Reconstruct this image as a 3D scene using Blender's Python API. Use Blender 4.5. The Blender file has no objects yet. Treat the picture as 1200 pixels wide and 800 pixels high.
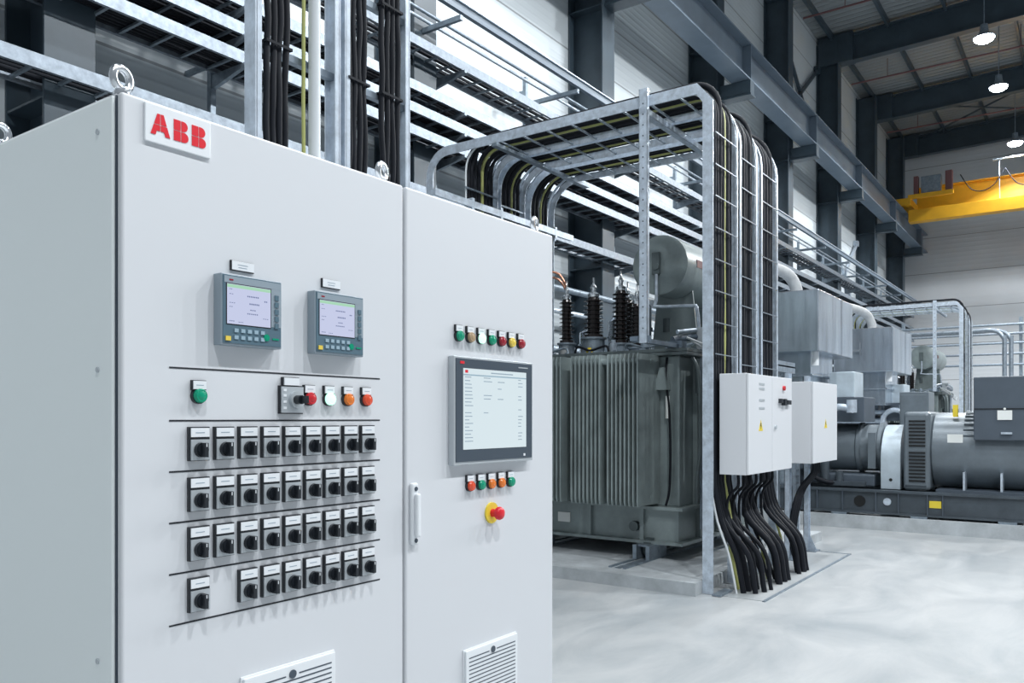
import bpy, math, random
from mathutils import Vector, Matrix
random.seed(7)
PI=math.pi
scn=bpy.context.scene
COL=scn.collection
ORG={}

# ------------------------------------------------------------------ materials
def mat(name, col, rough=.5, metal=0.0, var=0.0, vscale=4.0, bump=0.0, bscale=40.0, emit=None, es=0.0, spec=.5, streak=False):
    m=bpy.data.materials.new(name); m.use_nodes=True
    nt=m.node_tree; b=nt.nodes['Principled BSDF']
    b.inputs['Base Color'].default_value=(*col,1); b.inputs['Roughness'].default_value=rough
    b.inputs['Metallic'].default_value=metal
    b.inputs['Specular IOR Level'].default_value=spec
    if emit: b.inputs['Emission Color'].default_value=(*emit,1); b.inputs['Emission Strength'].default_value=es
    if var or bump:
        tc=nt.nodes.new('ShaderNodeTexCoord'); src=tc.outputs['Object']
        if streak:
            mp=nt.nodes.new('ShaderNodeMapping'); mp.inputs['Scale'].default_value=streak
            nt.links.new(src,mp.inputs['Vector']); src=mp.outputs['Vector']
    if var:
        n=nt.nodes.new('ShaderNodeTexNoise'); n.inputs['Scale'].default_value=vscale; n.inputs['Detail'].default_value=6; n.inputs['Roughness'].default_value=.65
        nt.links.new(src,n.inputs['Vector'])
        r=nt.nodes.new('ShaderNodeValToRGB')
        r.color_ramp.elements[0].position=.3; r.color_ramp.elements[1].position=.7
        r.color_ramp.elements[0].color=(*[max(0,c*(1-var)) for c in col],1)
        r.color_ramp.elements[1].color=(*[min(1,c*(1+var)) for c in col],1)
        nt.links.new(n.outputs['Fac'],r.inputs['Fac']); nt.links.new(r.outputs['Color'],b.inputs['Base Color'])
    if bump:
        n2=nt.nodes.new('ShaderNodeTexNoise'); n2.inputs['Scale'].default_value=bscale; n2.inputs['Detail'].default_value=4
        nt.links.new(src,n2.inputs['Vector'])
        bp=nt.nodes.new('ShaderNodeBump'); bp.inputs['Strength'].default_value=bump; bp.inputs['Distance'].default_value=.01
        nt.links.new(n2.outputs['Fac'],bp.inputs['Height']); nt.links.new(bp.outputs['Normal'],b.inputs['Normal'])
    return m

def ribbed(name, col, axis, pitch, rough=.5, seam=None, seam_axis=None, seamcol=None, depth=.02):
    """sheet cladding: sine ribs across `axis`, dark seams every `seam` metres"""
    m=bpy.data.materials.new(name); m.use_nodes=True
    nt=m.node_tree; b=nt.nodes['Principled BSDF']; b.inputs['Roughness'].default_value=rough
    tc=nt.nodes.new('ShaderNodeTexCoord'); sp=nt.nodes.new('ShaderNodeSeparateXYZ'); nt.links.new(tc.outputs['Object'],sp.inputs[0])
    def M(op,a,bv):
        n=nt.nodes.new('ShaderNodeMath'); n.operation=op
        for i,v in enumerate((a,bv)):
            if v is None: continue
            if isinstance(v,(int,float)): n.inputs[i].default_value=v
            else: nt.links.new(v,n.inputs[i])
        return n.outputs[0]
    s=M('SINE',M('MULTIPLY',sp.outputs[axis],2*PI/pitch),None)
    s=M('POWER',M('ADD',M('MULTIPLY',s,.5),.5),3)
    bp=nt.nodes.new('ShaderNodeBump'); bp.inputs['Strength'].default_value=.6; bp.inputs['Distance'].default_value=depth
    nt.links.new(s,bp.inputs['Height']); nt.links.new(bp.outputs['Normal'],b.inputs['Normal'])
    no=nt.nodes.new('ShaderNodeTexNoise'); no.inputs['Scale'].default_value=.7; nt.links.new(tc.outputs['Object'],no.inputs['Vector'])
    r=nt.nodes.new('ShaderNodeValToRGB'); r.color_ramp.elements[0].color=(*[c*.88 for c in col],1); r.color_ramp.elements[1].color=(*[min(1,c*1.08) for c in col],1)
    nt.links.new(no.outputs['Fac'],r.inputs['Fac'])
    out=r.outputs['Color']
    if seam:
        f=M('FRACT',M('DIVIDE',sp.outputs[seam_axis],seam),None)
        g=M('LESS_THAN',f,.03/seam)
        mx=nt.nodes.new('ShaderNodeMix'); mx.data_type='RGBA'
        nt.links.new(g,mx.inputs['Factor']); nt.links.new(out,mx.inputs['A']); mx.inputs['B'].default_value=(*(seamcol or [c*.45 for c in col]),1)
        out=mx.outputs['Result']
    nt.links.new(out,b.inputs['Base Color'])
    return m

M_={}
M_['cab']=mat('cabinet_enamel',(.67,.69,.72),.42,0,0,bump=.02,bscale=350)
M_['cab_lit_side']=mat('cabinet_enamel_lit_side',(.88,.94,.94),.42,0,0,bump=.02,bscale=350)  # same enamel in a paler colour, standing in for light on the side face
M_['white']=mat('white_plastic',(.80,.83,.86),.35)
M_['black']=mat('black_plastic',(.012,.016,.022),.38)
M_['line']=mat('black_tape',(.01,.013,.02),.6)
M_['silver']=mat('silver_plate',(.50,.54,.57),.45,.35)
M_['chrome']=mat('polished_steel',(.72,.75,.78),.22,1)
M_['galv']=mat('galvanised_steel',(.55,.62,.70),.36,.45,.25,14,bump=.05,bscale=60)
M_['tray']=mat('tray_zinc_steel',(.24,.28,.325),.4,.45,.28,14)
M_['galvd']=mat('dull_galvanised_steel',(.24,.29,.34),.42,.5,.3,14)
M_['navy']=mat('navy_painted_steel',(.038,.058,.076),.42,0,.2,2)
M_['beam']=mat('blue_grey_painted_steel',(.13,.17,.215),.42,0,.12,2)
M_['cable']=mat('black_cable_sheath',(.010,.012,.017),.6,spec=.18)
M_['cabley']=mat('green_yellow_cable_sheath',(.38,.40,.14),.45)
M_['cablew']=mat('white_cable_sheath',(.62,.66,.68),.4)
M_['tank']=mat('grey_green_enamel',(.235,.28,.283),.36,.1,.2,3,bump=.03,bscale=30)
M_['tankd']=mat('dark_grey_green_enamel',(.10,.125,.13),.42,.1,.25,3)
M_['porc']=mat('brown_black_porcelain',(.018,.014,.014),.16)
M_['copper']=mat('copper',(.62,.30,.20),.35,.8)
M_['duct']=mat('brushed_sheet_steel',(.52,.58,.65),.25,.9,.3,2.2,bump=.03,bscale=10,streak=(3,3,.4))  # vertical streaks in the colour also stand in for reflection stripes
M_['gen']=mat('slate_grey_enamel',(.15,.18,.205),.34,.2,.15,3)
M_['gen2']=mat('mid_grey_enamel',(.070,.090,.115),.45,0,.1,3)
M_['guard']=mat('pale_steel_guard',(.52,.60,.66),.35,.3,.12,5)
M_['skid']=mat('dark_skid_paint',(.055,.07,.085),.4,0,.25,4)
M_['hole']=mat('hole_black',(.004,.005,.006),.8)
M_['yellow']=mat('crane_yellow_paint',(.72,.37,.015),.45,0,.12,1.5)
M_['red']=mat('signal_red',(.72,.015,.03),.4)
M_['tag']=mat('paper_tag',(.78,.80,.78),.6)
M_['yel']=mat('warning_yellow',(.80,.62,.05),.45)
M_['wrap']=mat('white_insulation_wrap',(.33,.34,.345),.7,0,.15,9,bump=.2,bscale=20)
M_['pipe_red']=mat('sprinkler_pipe_paint',(.16,.07,.07),.5)
M_['hmi']=mat('teal_grey_housing',(.085,.15,.195),.4)
M_['hmi_side']=mat('grey_housing_rim',(.27,.33,.38),.4)
M_['hmi_key']=mat('key_grey',(.30,.42,.50),.45)
M_['bezel']=mat('slate_bezel',(.055,.075,.10),.35)
M_['scr_v']=mat('lit_lilac_screen',(.02,.02,.02),.3,emit=(.68,.73,.98),es=.78)
M_['scr_b']=mat('lit_pale_screen',(.02,.02,.02),.3,emit=(.74,.86,.91),es=.88)
M_['scr_g']=mat('lit_green_bar',(.02,.02,.02),.3,emit=(.45,.80,.55),es=.8)
M_['scr_t']=mat('screen_text',(.12,.15,.30),.5)
M_['scr_l']=mat('screen_faint_text',(.30,.38,.45),.5)
M_['grn']=mat('green_lens',(.0,.30,.17),.25)
M_['grnlit']=mat('lit_green_lens',(.3,.9,.6),.25,emit=(.55,1,.78),es=1.2)
M_['rlens']=mat('red_lens',(.55,.02,.03),.25)
M_['dred']=mat('dark_red_lens',(.33,.015,.03),.25)
M_['olens']=mat('orange_lens',(.78,.20,.03),.25)
M_['rolens']=mat('red_orange_lens',(.72,.08,.03),.25)
M_['tanlens']=mat('tan_lens',(.42,.30,.18),.3)
M_['ylens']=mat('yellow_lens',(.80,.60,.10),.25)
M_['lampglow']=mat('lamp_glow',(1,1,1),.3,emit=(.86,.95,1),es=60)
M_['wall']=ribbed('wall_cladding',(.60,.65,.68),2,.12,.33,1.0,2,depth=.007)
M_['wallfar']=ribbed('far_wall_cladding',(.60,.63,.66),2,.2,.5,1.6,2,depth=.004)
M_['roof']=ribbed('roof_deck',(.23,.25,.26),0,.28,.5,depth=.05)
M_['plinth']=mat('raw_concrete',(.42,.45,.47),.75,0,.22,3.5,bump=.15,bscale=25)
def floor_mat():
    m=bpy.data.materials.new('polished_concrete'); m.use_nodes=True
    nt=m.node_tree;b=nt.nodes['Principled BSDF']
    tc=nt.nodes.new('ShaderNodeTexCoord')
    mp=nt.nodes.new('ShaderNodeMapping'); mp.inputs['Scale'].default_value=(.55,1.1,1); mp.inputs['Rotation'].default_value=(0,0,.5)
    nt.links.new(tc.outputs['Object'],mp.inputs['Vector'])
    n=nt.nodes.new('ShaderNodeTexNoise'); n.inputs['Scale'].default_value=1.6; n.inputs['Detail'].default_value=12; n.inputs['Roughness'].default_value=.72; n.inputs['Distortion'].default_value=.6
    nt.links.new(mp.outputs['Vector'],n.inputs['Vector'])
    r=nt.nodes.new('ShaderNodeValToRGB'); r.color_ramp.elements[0].position=.3; r.color_ramp.elements[1].position=.68
    r.color_ramp.elements[0].color=(.29,.32,.34,1); r.color_ramp.elements[1].color=(.46,.47,.475,1)
    nt.links.new(n.outputs['Fac'],r.inputs['Fac']); nt.links.new(r.outputs['Color'],b.inputs['Base Color'])
    r2=nt.nodes.new('ShaderNodeMapRange'); r2.inputs['To Min'].default_value=.25; r2.inputs['To Max'].default_value=.5
    nt.links.new(n.outputs['Fac'],r2.inputs['Value']); nt.links.new(r2.outputs[0],b.inputs['Roughness'])
    return m
M_['floor']=floor_mat()

# ------------------------------------------------------------------ mesh builder
class MB:
    def __init__(s): s.v=[]; s.f=[]; s.mi=[]; s.cur=0
    def m(s,i): s.cur=i; return s
    def add(s,vs,fs):
        o=len(s.v); s.v+=[tuple(p) for p in vs]; s.f+=[[i+o for i in f] for f in fs]; s.mi+=[s.cur]*len(fs); return s
    def box(s,x0,x1,y0,y1,z0,z1):
        if x0>x1:x0,x1=x1,x0
        if y0>y1:y0,y1=y1,y0
        if z0>z1:z0,z1=z1,z0
        v=[(x,y,z) for z in(z0,z1) for y in(y0,y1) for x in(x0,x1)]
        return s.add(v,[[0,2,3,1],[4,5,7,6],[0,1,5,4],[2,6,7,3],[0,4,6,2],[1,3,7,5]])
    def bar(s,p0,p1,w,h):
        p0=Vector(p0);p1=Vector(p1);d=(p1-p0).normalized()
        up=Vector((0,0,1)) if abs(d.z)<.95 else Vector((1,0,0))
        a=d.cross(up).normalized()*w/2; b=d.cross(a).normalized()*h/2
        v=[p+sa*a+sb*b for p in(p0,p1) for sa,sb in((-1,-1),(1,-1),(1,1),(-1,1))]
        return s.add(v,[[3,2,1,0],[4,5,6,7],[0,1,5,4],[1,2,6,5],[2,3,7,6],[3,0,4,7]])
    def cyl(s,p0,p1,r,n=14,r2=None,caps=True):
        p0=Vector(p0);p1=Vector(p1);r2=r if r2 is None else r2
        d=(p1-p0).normalized(); up=Vector((0,0,1)) if abs(d.z)<.95 else Vector((1,0,0))
        a=d.cross(up).normalized(); b=a.cross(d)
        v=[];
        for p,rr in((p0,r),(p1,r2)):
            for i in range(n):
                t=2*PI*i/n; v.append(p+a*math.cos(t)*rr+b*math.sin(t)*rr)
        f=[[n+i,n+(i+1)%n,(i+1)%n,i] for i in range(n)]
        if caps: f+=[list(range(n)),list(range(2*n-1,n-1,-1))]
        f=[list(reversed(q)) for q in f] if False else f
        return s.add(v,f)
    def tube(s,path,r,n=8):
        P=[Vector(p) for p in path]; rings=[]
        pa=None
        for i,p in enumerate(P):
            d=(P[min(i+1,len(P)-1)]-P[max(i-1,0)]).normalized()
            if pa is None:
                up=Vector((0,0,1)) if abs(d.z)<.9 else Vector((1,0,0)); a=d.cross(up).normalized()
            else:
                a=(pa-d*pa.dot(d)).normalized()
            pa=a;b=a.cross(d)
            rings.append([p+a*math.cos(2*PI*k/n)*r+b*math.sin(2*PI*k/n)*r for k in range(n)])
        v=[q for R in rings for q in R]; f=[]
        for i in range(len(P)-1):
            for k in range(n):
                f.append([(i+1)*n+k,(i+1)*n+(k+1)%n,i*n+(k+1)%n,i*n+k])
        f+=[list(range(n)),list(range((len(P))*n-1,(len(P)-1)*n-1,-1))]
        return s.add(v,f)
    def lathe(s,c,prof,n=20,axis='z'):
        # prof: list of (r,h) from bottom to top
        v=[];f=[]
        for r,h in prof:
            for k in range(n):
                t=2*PI*k/n; x,y=r*math.cos(t),r*math.sin(t)
                if axis=='z': v.append((c[0]+x,c[1]+y,c[2]+h))
                elif axis=='y': v.append((c[0]+x,c[1]+h,c[2]-y))
                else: v.append((c[0]+h,c[1]+x,c[2]+y))
        for i in range(len(prof)-1):
            for k in range(n): f.append([i*n+k,i*n+(k+1)%n,(i+1)*n+(k+1)%n,(i+1)*n+k])
        f+=[list(range(n-1,-1,-1)),[(len(prof)-1)*n+k for k in range(n)]]
        return s.add(v,f)
    def prism(s,poly,a0,a1,plane):
        # polygon in plane ('xz' extruded along y, 'yz' along x, 'xy' along z)
        n=len(poly)
        def P(p,a):
            if plane=='xz': return (p[0],a,p[1])
            if plane=='yz': return (a,p[0],p[1])
            return (p[0],p[1],a)
        v=[P(p,a0) for p in poly]+[P(p,a1) for p in poly]
        f=[[i,(i+1)%n,n+(i+1)%n,n+i] for i in range(n)]+[list(range(n-1,-1,-1)),list(range(n,2*n))]
        return s.add(v,f)
    def sweep(s,path,x,t,h):
        # rail: rectangular section swept along a path of (y,z); thickness t along x, height h across the path
        v=[];f=[];n=len(path)
        for i,(y,z) in enumerate(path):
            a=path[max(i-1,0)];b=path[min(i+1,n-1)]
            d=Vector((b[0]-a[0],b[1]-a[1])).normalized(); nx,nz=-d.y*h/2,d.x*h/2
            for sx,sn in((-1,-1),(1,-1),(1,1),(-1,1)): v.append((x+sx*t/2,y+sn*nx,z+sn*nz))
        for i in range(n-1):
            for k in range(4): f.append([i*4+k,i*4+(k+1)%4,(i+1)*4+(k+1)%4,(i+1)*4+k])
        f+=[[3,2,1,0],[4*n-4,4*n-3,4*n-2,4*n-1]]
        return s.add(v,f)
    def mesh(s,name,mats,org=(0,0,0),smooth=None):
        me=bpy.data.meshes.new(name)
        ox,oy,oz=org
        me.from_pydata([(a-ox,b-oy,c-oz) for a,b,c in s.v],[],s.f)
        if not isinstance(mats,(list,tuple)): mats=[mats]
        for mm in mats: me.materials.append(M_[mm] if isinstance(mm,str) else mm)
        me.polygons.foreach_set('material_index',s.mi)
        import bmesh
        b=bmesh.new(); b.from_mesh(me); bmesh.ops.recalc_face_normals(b,faces=b.faces); b.to_mesh(me); b.free()
        if smooth:
            me.polygons.foreach_set('use_smooth',[True]*len(me.polygons))
            me.set_sharp_from_angle(angle=math.radians(smooth))
        me.update(); return me
    def build(s,name,mats,parent=None,bevel=0,smooth=None,seg=2):
        if parent is not None: o=ORG[parent.name]
        else:
            xs=[p[0] for p in s.v];ys=[p[1] for p in s.v];zs=[p[2] for p in s.v]
            o=((min(xs)+max(xs))/2,(min(ys)+max(ys))/2,min(zs))
        ob=bpy.data.objects.new(name,s.mesh(name,mats,o,smooth)); COL.objects.link(ob)
        if parent is None: ob.location=o
        else: ob.parent=parent
        ORG[ob.name]=o
        if bevel:
            bm=ob.modifiers.new('bevel','BEVEL'); bm.width=bevel; bm.segments=seg; bm.limit_method='ANGLE'; bm.angle_limit=math.radians(40)
        return ob
def B(*a): return MB().box(*a)

def thing(name,label,cat,loc,group=None):
    o=bpy.data.objects.new(name,None); COL.objects.link(o); o.location=loc; o.empty_display_size=.1
    ORG[o.name]=tuple(loc); tag(o,label,cat,group); return o
def tag(o,label,cat,group=None,kind=None):
    o['label']=label; o['category']=cat
    if group: o['group']=group
    if kind: o['kind']=kind
    return o
def place(name,me,parent,loc,rot=None):
    """part with its own origin at world loc"""
    o=bpy.data.objects.new(name,me); COL.objects.link(o); o.parent=parent
    p=ORG[parent.name]; o.location=[loc[i]-p[i] for i in range(3)]
    if rot: o.rotation_euler=rot
    ORG[o.name]=tuple(loc); return o
def copy_tree(o,parent=None):
    c=o.copy(); COL.objects.link(c)
    if parent is not None: c.parent=parent
    for ch in list(o.children): copy_tree(ch,c)
    return c
def dup(root,d,label=None,group=None):
    c=copy_tree(root); c.location=[root.location[i]+d[i] for i in range(3)]
    p=ORG[root.name]; ORG[c.name]=tuple(p[i]+d[i] for i in range(3))
    if label: c['label']=label
    if group: c['group']=group
    return c
def struct(name,mb,m): o=mb.build(name,m); o['kind']='structure'; return o
def arc(cy,cz,r,a0,a1,n=6):
    return [(cy+r*math.cos(math.radians(a0+(a1-a0)*i/n)),cz+r*math.sin(math.radians(a0+(a1-a0)*i/n))) for i in range(n+1)]
def smoothpath(P,n=5):
    P=[Vector(p) for p in P]; out=[]
    for i in range(len(P)-1):
        p0=P[max(i-1,0)];p1=P[i];p2=P[i+1];p3=P[min(i+2,len(P)-1)]
        for k in range(n):
            t=k/n
            out.append(.5*((2*p1)+(-p0+p2)*t+(2*p0-5*p1+4*p2-p3)*t*t+(-p0+3*p1-3*p2+p3)*t**3))
    out.append(P[-1]); return out
ORD=['first','second','third','fourth','fifth','sixth','seventh','eighth','ninth','tenth','eleventh','twelfth']

# ------------------------------------------------------------------ room shell
XF=41.0; YW=7.6; XB=-5.0; YR=-9.0
struct('floor',B(XB,XF,YR,YW,-.2,0),'floor')
struct('wall_left',B(XB,XF,YW,YW+.2,0,14.4),'wall')
struct('wall_far',B(XF,XF+.2,YR,YW+.2,0,14.6),'wallfar')
roof=MB(); roof.prism([(YR,14.55),(YW+.2,14.15),(YW+.2,14.35),(YR,14.75)],XB,XF+.2,'yz')
struct('ceiling',roof,'roof')
def roofz(y): return 14.15+(YW+.2-y)*.4/(YW+.2-YR)

# columns, right edge of flange
CX=[3.6,8.0,12.77,18.0,23.2,28.5,34.0,39.6]
for i,xr in enumerate(CX):
    m=MB(); x0=xr-.42
    m.box(x0,xr,6.9,6.93,0,13.9); m.box(x0,xr,YW-.03,YW-.002,0,13.9); m.box(xr-.225,xr-.195,6.93,YW-.03,0,13.9)
    t=thing('steel_column',f'dark blue steel H column on the side wall, {ORD[i]} column from the left','column',(xr-.21,7.2,0),'steel columns along the side wall')
    m.build('shaft','navy',t,bevel=.004,seg=1)
    c=MB(); c.box(xr-.33,xr-.09,6.18,6.9,8.66,8.94); c.box(xr-.36,xr-.06,6.16,6.9,8.60,8.64)
    c.build('corbel','navy' ,t)
    s=MB()
    for z in (4.1,8.62,9.8): s.box(x0+.01,xr-.225,6.93,YW-.03,z,z+.02)
    s.build('web_stiffener','navy',t)

# crane runway beam
rb=thing('crane_runway_beam','long blue-grey steel crane runway beam carried on the columns','steel beam',(18,6.4,8.95))
m=MB(); m.box(0,XF-.02,6.2,6.62,8.95,8.985); m.box(0,XF-.02,6.2,6.62,9.745,9.78); m.box(0,XF-.02,6.40,6.425,8.985,9.745)
m.build('beam_section','beam',rb)
B(0,XF-.02,6.37,6.45,9.78,9.86).build('crane_rail','galvd',rb)
st=B(-.012,.012,0,.2,0,.76).mesh('stiffener','beam')
for xr in CX:
    for d in(-.21,): place('stiffener',st,rb,(xr+d,6.205,8.985))

# roof beams and purlins
RX=[7.2,12.4,17.7,23.0,28.3,34.6,40.2]
for i,x in enumerate(RX):
    t=thing('roof_beam',f'dark deep steel roof beam crossing the hall, {ORD[len(RX)-1-i]} from the far wall','roof beam',(x,0,13.2),'roof beams')
    m=MB()
    for z0,z1,w in((13.15,13.19,.3),(14.0,14.04,.3),(13.19,14.0,.02)):
        m.prism([(YW-.75,z0),(YR,z0+.38),(YR,z1+.38),(YW-.75,z1)],x-w/2,x+w/2,'yz')
    m.build('beam_section','navy',t)
    B(x-.21,x+.21,6.45,7.55,13.16,14.1).build('haunch','navy',t,bevel=.01)
PY=[7.1,5.42,3.78,2.1,.42,-1.3,-3.0,-4.7]
for i,y in enumerate(PY):
    z=roofz(y)
    o=MB().box(XB+.1,XF-.02,y-.04,y+.04,z-.22,z-.004).build('purlin','navy')
    tag(o,f'dark steel purlin under the roof deck, {ORD[i]} purlin out from the side wall','purlin','roof purlins')
o=MB()
for a,b in(((35,6.3,13.8),(39.9,1.0,13.95)),((35,1.0,13.93),(39.9,6.3,13.83))): o.cyl(a,b,.035,8)
tag(o.build('cross_brace','navy'),'dark crossed roof bracing between the two farthest roof beams','bracing')
for i,(x,z) in enumerate(((25.2,13.55),(31.2,13.55),(37.2,13.5))):
    o=MB().tube([(x,YR+.5,z),(x,7.2,z)],.03,8)
    for y in(-6,-2,2,6): o.cyl((x,y,z),(x,y,roofz(y)),.012,6)
    tag(o.build('sprinkler_pipe','pipe_red',smooth=40),f'thin dark red sprinkler pipe hung under the roof, {ORD[2-i]} from the far wall','pipe','sprinkler pipes')
# wall diagonal braces near far columns
for i,(x0,x1,z0,z1) in enumerate(((24.0,27.9,10.2,13.0),(27.9,24.0,10.2,13.0),(29.5,33.3,5.2,8.2),(33.3,29.5,5.2,8.2))):
    o=MB().bar((x0,7.5,z0),(x1,7.5,z1),.09,.09)
    o.box(x0-.12,x0+.12,7.44,YW-.003,z0-.1,z0+.1).box(x1-.12,x1+.12,7.44,YW-.003,z1-.1,z1+.1)
    tag(o.build('wall_brace','galv' if i>1 else 'navy'),['dark diagonal brace high on the side wall rising away from camera','dark diagonal brace high on the side wall falling away from camera','pale diagonal brace below the runway beam rising away from camera','pale diagonal brace below the runway beam falling away from camera'][i],'brace')

# ------------------------------------------------------------------ overhead crane
cr=thing('overhead_crane','yellow double girder travelling crane resting on the runway beam at the far end','crane',(37,6,9.86))
m=MB(); m.box(36.0,36.45,YR+.4,6.15,9.36,9.84); m.build('lower_girder','yellow',cr,bevel=.01)
m=MB(); m.box(37.3,37.75,YR+.4,6.05,9.75,10.95); m.box(37.15,37.9,YR+.4,6.05,10.93,10.97); m.box(37.15,37.9,YR+.4,6.05,9.73,9.77)
m.build('main_girder','yellow',cr)
m=MB(); m.box(35.6,38.3,6.0,6.6,9.98,10.25)
m.build('end_truck','yellow',cr,bevel=.01)
wm=MB().cyl((0,-.08,0),(0,.08,0),.17,18).mesh('wheel','skid',smooth=40)
for x in(35.95,37.95): place('wheel',wm,cr,(x,6.41,10.03))
m=MB(); m.box(35.7,36.0,4.6,6.0,10.25,10.3); m.box(35.62,35.72,4.5,6.1,10.2,10.36); m.build('walkway','yellow',cr)
m=MB().box(35.75,36.1,4.95,5.65,10.36,11.05); m.build('control_box','galvd',cr,bevel=.01)
MB().box(35.75,36.0,5.75,5.92,10.3,11.1).build('drive_housing','pipe_red',cr,bevel=.02); MB().box(35.75,36.0,4.55,4.8,10.3,11.15).build('drive_housing','pipe_red',cr,bevel=.02)
m=MB().tube([(35.9,YR+1,11.3),(35.9,3.2,11.3)],.035,8)
for y in(-6,-3,0,1.5,3): m.cyl((35.9,y,11.3),(36.2,y,9.84),.015,6)
m.build('handrail','galv',cr,smooth=40)
for k in range(3):
    y0=4.3-k*1.5
    m=MB().tube(smoothpath([(35.95,y0,10.95),(35.95,y0-.35,10.35),(35.95,y0-.75,10.2),(35.95,y0-1.15,10.4),(35.95,y0-1.5,10.95)],5),.02,6)
    m.build('festoon_cable','cable',cr,smooth=60)

# ------------------------------------------------------------------ high bay lamps
LX,LY,LZ=25.3,2.46,11.7
def lampthing():
    t=thing('high_bay_lamp','x','lamp',(LX,LY,LZ),'high bay lamps hung from the roof')
    m=MB().lathe((LX,LY,LZ+.02),[(.262,0),(.262,.02),(.14,.10),(.10,.22),(.09,.36),(.03,.38)],24); m.build('housing','galvd',t,smooth=40)
    m=MB().lathe((LX,LY,LZ-.10),[(.06,0),(.16,.02),(.23,.07),(.25,.12)],28); m.build('lens','lampglow',t,smooth=40)
    m=MB().cyl((LX,LY,LZ+.4),(LX,LY,roofz(LY)-.003),.012,8); m.build('suspension_rod','galvd',t)
    l=bpy.data.lights.new('lamp_light','SPOT'); l.spot_size=math.radians(123); l.spot_blend=.06; l.shadow_soft_size=.2; l.color=(.95,.98,1)
    lo=bpy.data.objects.new('lamp_light',l); COL.objects.link(lo); lo.parent=t; lo.location=(0,0,-.26)
    return t,l
L0,LD=lampthing()
LD.energy=930
L0['label']='bright round high bay lamp, nearest of the three high bay lamps in view'
dup(L0,(4.0,0,0),'bright round high bay lamp, middle one of the three high bay lamps in view')
dup(L0,(10.3,0,0),'bright round high bay lamp, lowest and farthest one, above the yellow crane')
for x in(1,7,13,19): dup(L0,(x-LX,0,0),'bright round high bay lamp over the near part of the hall, out of frame')
dz=roofz(-4)-roofz(LY)
wide=bpy.data.lights.new('lamp_light','SPOT'); wide.spot_size=math.radians(157); wide.spot_blend=.08; wide.shadow_soft_size=.2; wide.color=(.95,.98,1); wide.energy=2200
for x in(-2,4,10,16,22,28,34):
    c=dup(L0,(x-LX,-4-LY,dz),'bright round high bay lamp over the open side of the hall, out of frame')
    for ch in c.children:
        if ch.type=='LIGHT': ch.data=wide

# ------------------------------------------------------------------ wall cable trays
TZ=[4.27,4.97,5.24,5.51,6.06]; TY0,TY1=6.66,7.1
names=['lowest','second lowest','middle','second highest','highest']
rungm=MB().box(-.014,.014,TY0,TY1,0,.022).mesh('rung','galvd')
for i,z in enumerate(TZ):
    x0,x1=-1.0,XF-.6
    t=thing('cable_tray',f'galvanised ladder cable tray along the side wall, {names[i]} of the five stacked trays','cable tray',(19,6.88,z-.06),'wall cable trays')
    for y,s in((TY0,1),(TY1,-1)):
        m=MB(); m.box(x0,x1,y-.004,y+.004,z-.065,z+.05); m.box(x0,x1,y,y+s*.03,z+.042,z+.05); m.box(x0,x1,y,y+s*.03,z-.065,z-.057)
        m.build('side_rail','tray',t)
    for k in range(100): place('rung',rungm,t,(1.2+k*.3,0,z-.055))
    far=MB(); x=31.2
    while x<x1: far.box(x-.014,x+.014,TY0,TY1,z-.055,z-.033); x+=.3
    o=far.build('rungs','galvd',t); o['kind']='stuff'
    ncab=[5,6,6,6,4][i]; rr=.024
    cm=None
    for k in range(ncab):
        yy=TY0+.05+ (.36)*(k+.5)/ncab
        p=[]; x=x0
        while x<x1: p.append((x,yy+random.uniform(-.012,.012),z-.03+rr)); x+=1.4
        p.append((x1,yy,z-.03+rr))
        o=MB().tube(p,rr if k%2 else rr*.8,6).build('power_cable','cable',smooth=60)
        tag(o,f'black power cable lying along the {names[i]} of the five wall trays','cable',f'cables in the {names[i]} wall tray')
# upright brackets
bx=[2.2,4.9,7.6,10.4,13.2,15.9,18.9,21.6,24.6,27.3,30.2,32.9,36]
for i,x in enumerate(bx):
    if any(xr-.5<x<xr+.08 for xr in CX): x+=.65
    t=thing('tray_bracket',f'dark cantilever bracket holding the wall trays, {["nearest","second","third","fourth","fifth","sixth","seventh","eighth","ninth","tenth","eleventh","twelfth","thirteenth"][i]} along the side wall','bracket',(x,7.3,4.0),'tray brackets on the side wall')
    m=MB(); m.box(x-.03,x+.03,7.14,7.2,3.7,6.75); m.build('upright','galvd',t)
    for z in(3.85,5.0,6.5): MB().box(x-.02,x+.02,7.2,YW-.002,z,z+.05).build('standoff','galvd',t)
    am=MB()
    am.prism([(6.62,0),(7.14,-.1),(7.14,0.035),(6.62,.035)],-.02,.02,'yz')
    ame=am.mesh('arm','galvd')
    for z in TZ: place('arm',ame,t,(x,0,z-.107))
# top rail with pipes and arms
t=thing('pipe_rail','thick steel channel rail high on the side wall, above all the trays','rail',(20,6.3,6.4))
m=MB(); m.box(-1,XF-.6,6.27,6.33,6.43,6.53); m.build('channel','beam',t); MB().box(-1,XF-.6,6.24,6.36,6.53,6.545).build('top_flange','galv',t)
am=B(-.025,.025,6.28,YW-.002,0,.06).mesh('arm','galvd')
for k in range(14): place('arm',am,t,([5.1,7.75,10.5][k] if k<3 else 13.2+2.75*(k-3),0,6.34))
for k,(y,z,r) in enumerate(((6.72,6.49,.022),(6.78,6.43,.022))):
    o=MB().tube([(-1,y,z),(XF-.6,y,z)],r,8).build('conduit_pipe','galv' if k else 'galvd',smooth=50)
    tag(o,['upper dull thin conduit pipe above the highest wall tray','lower bright thin conduit pipe above the highest wall tray'][k],'pipe')
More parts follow.
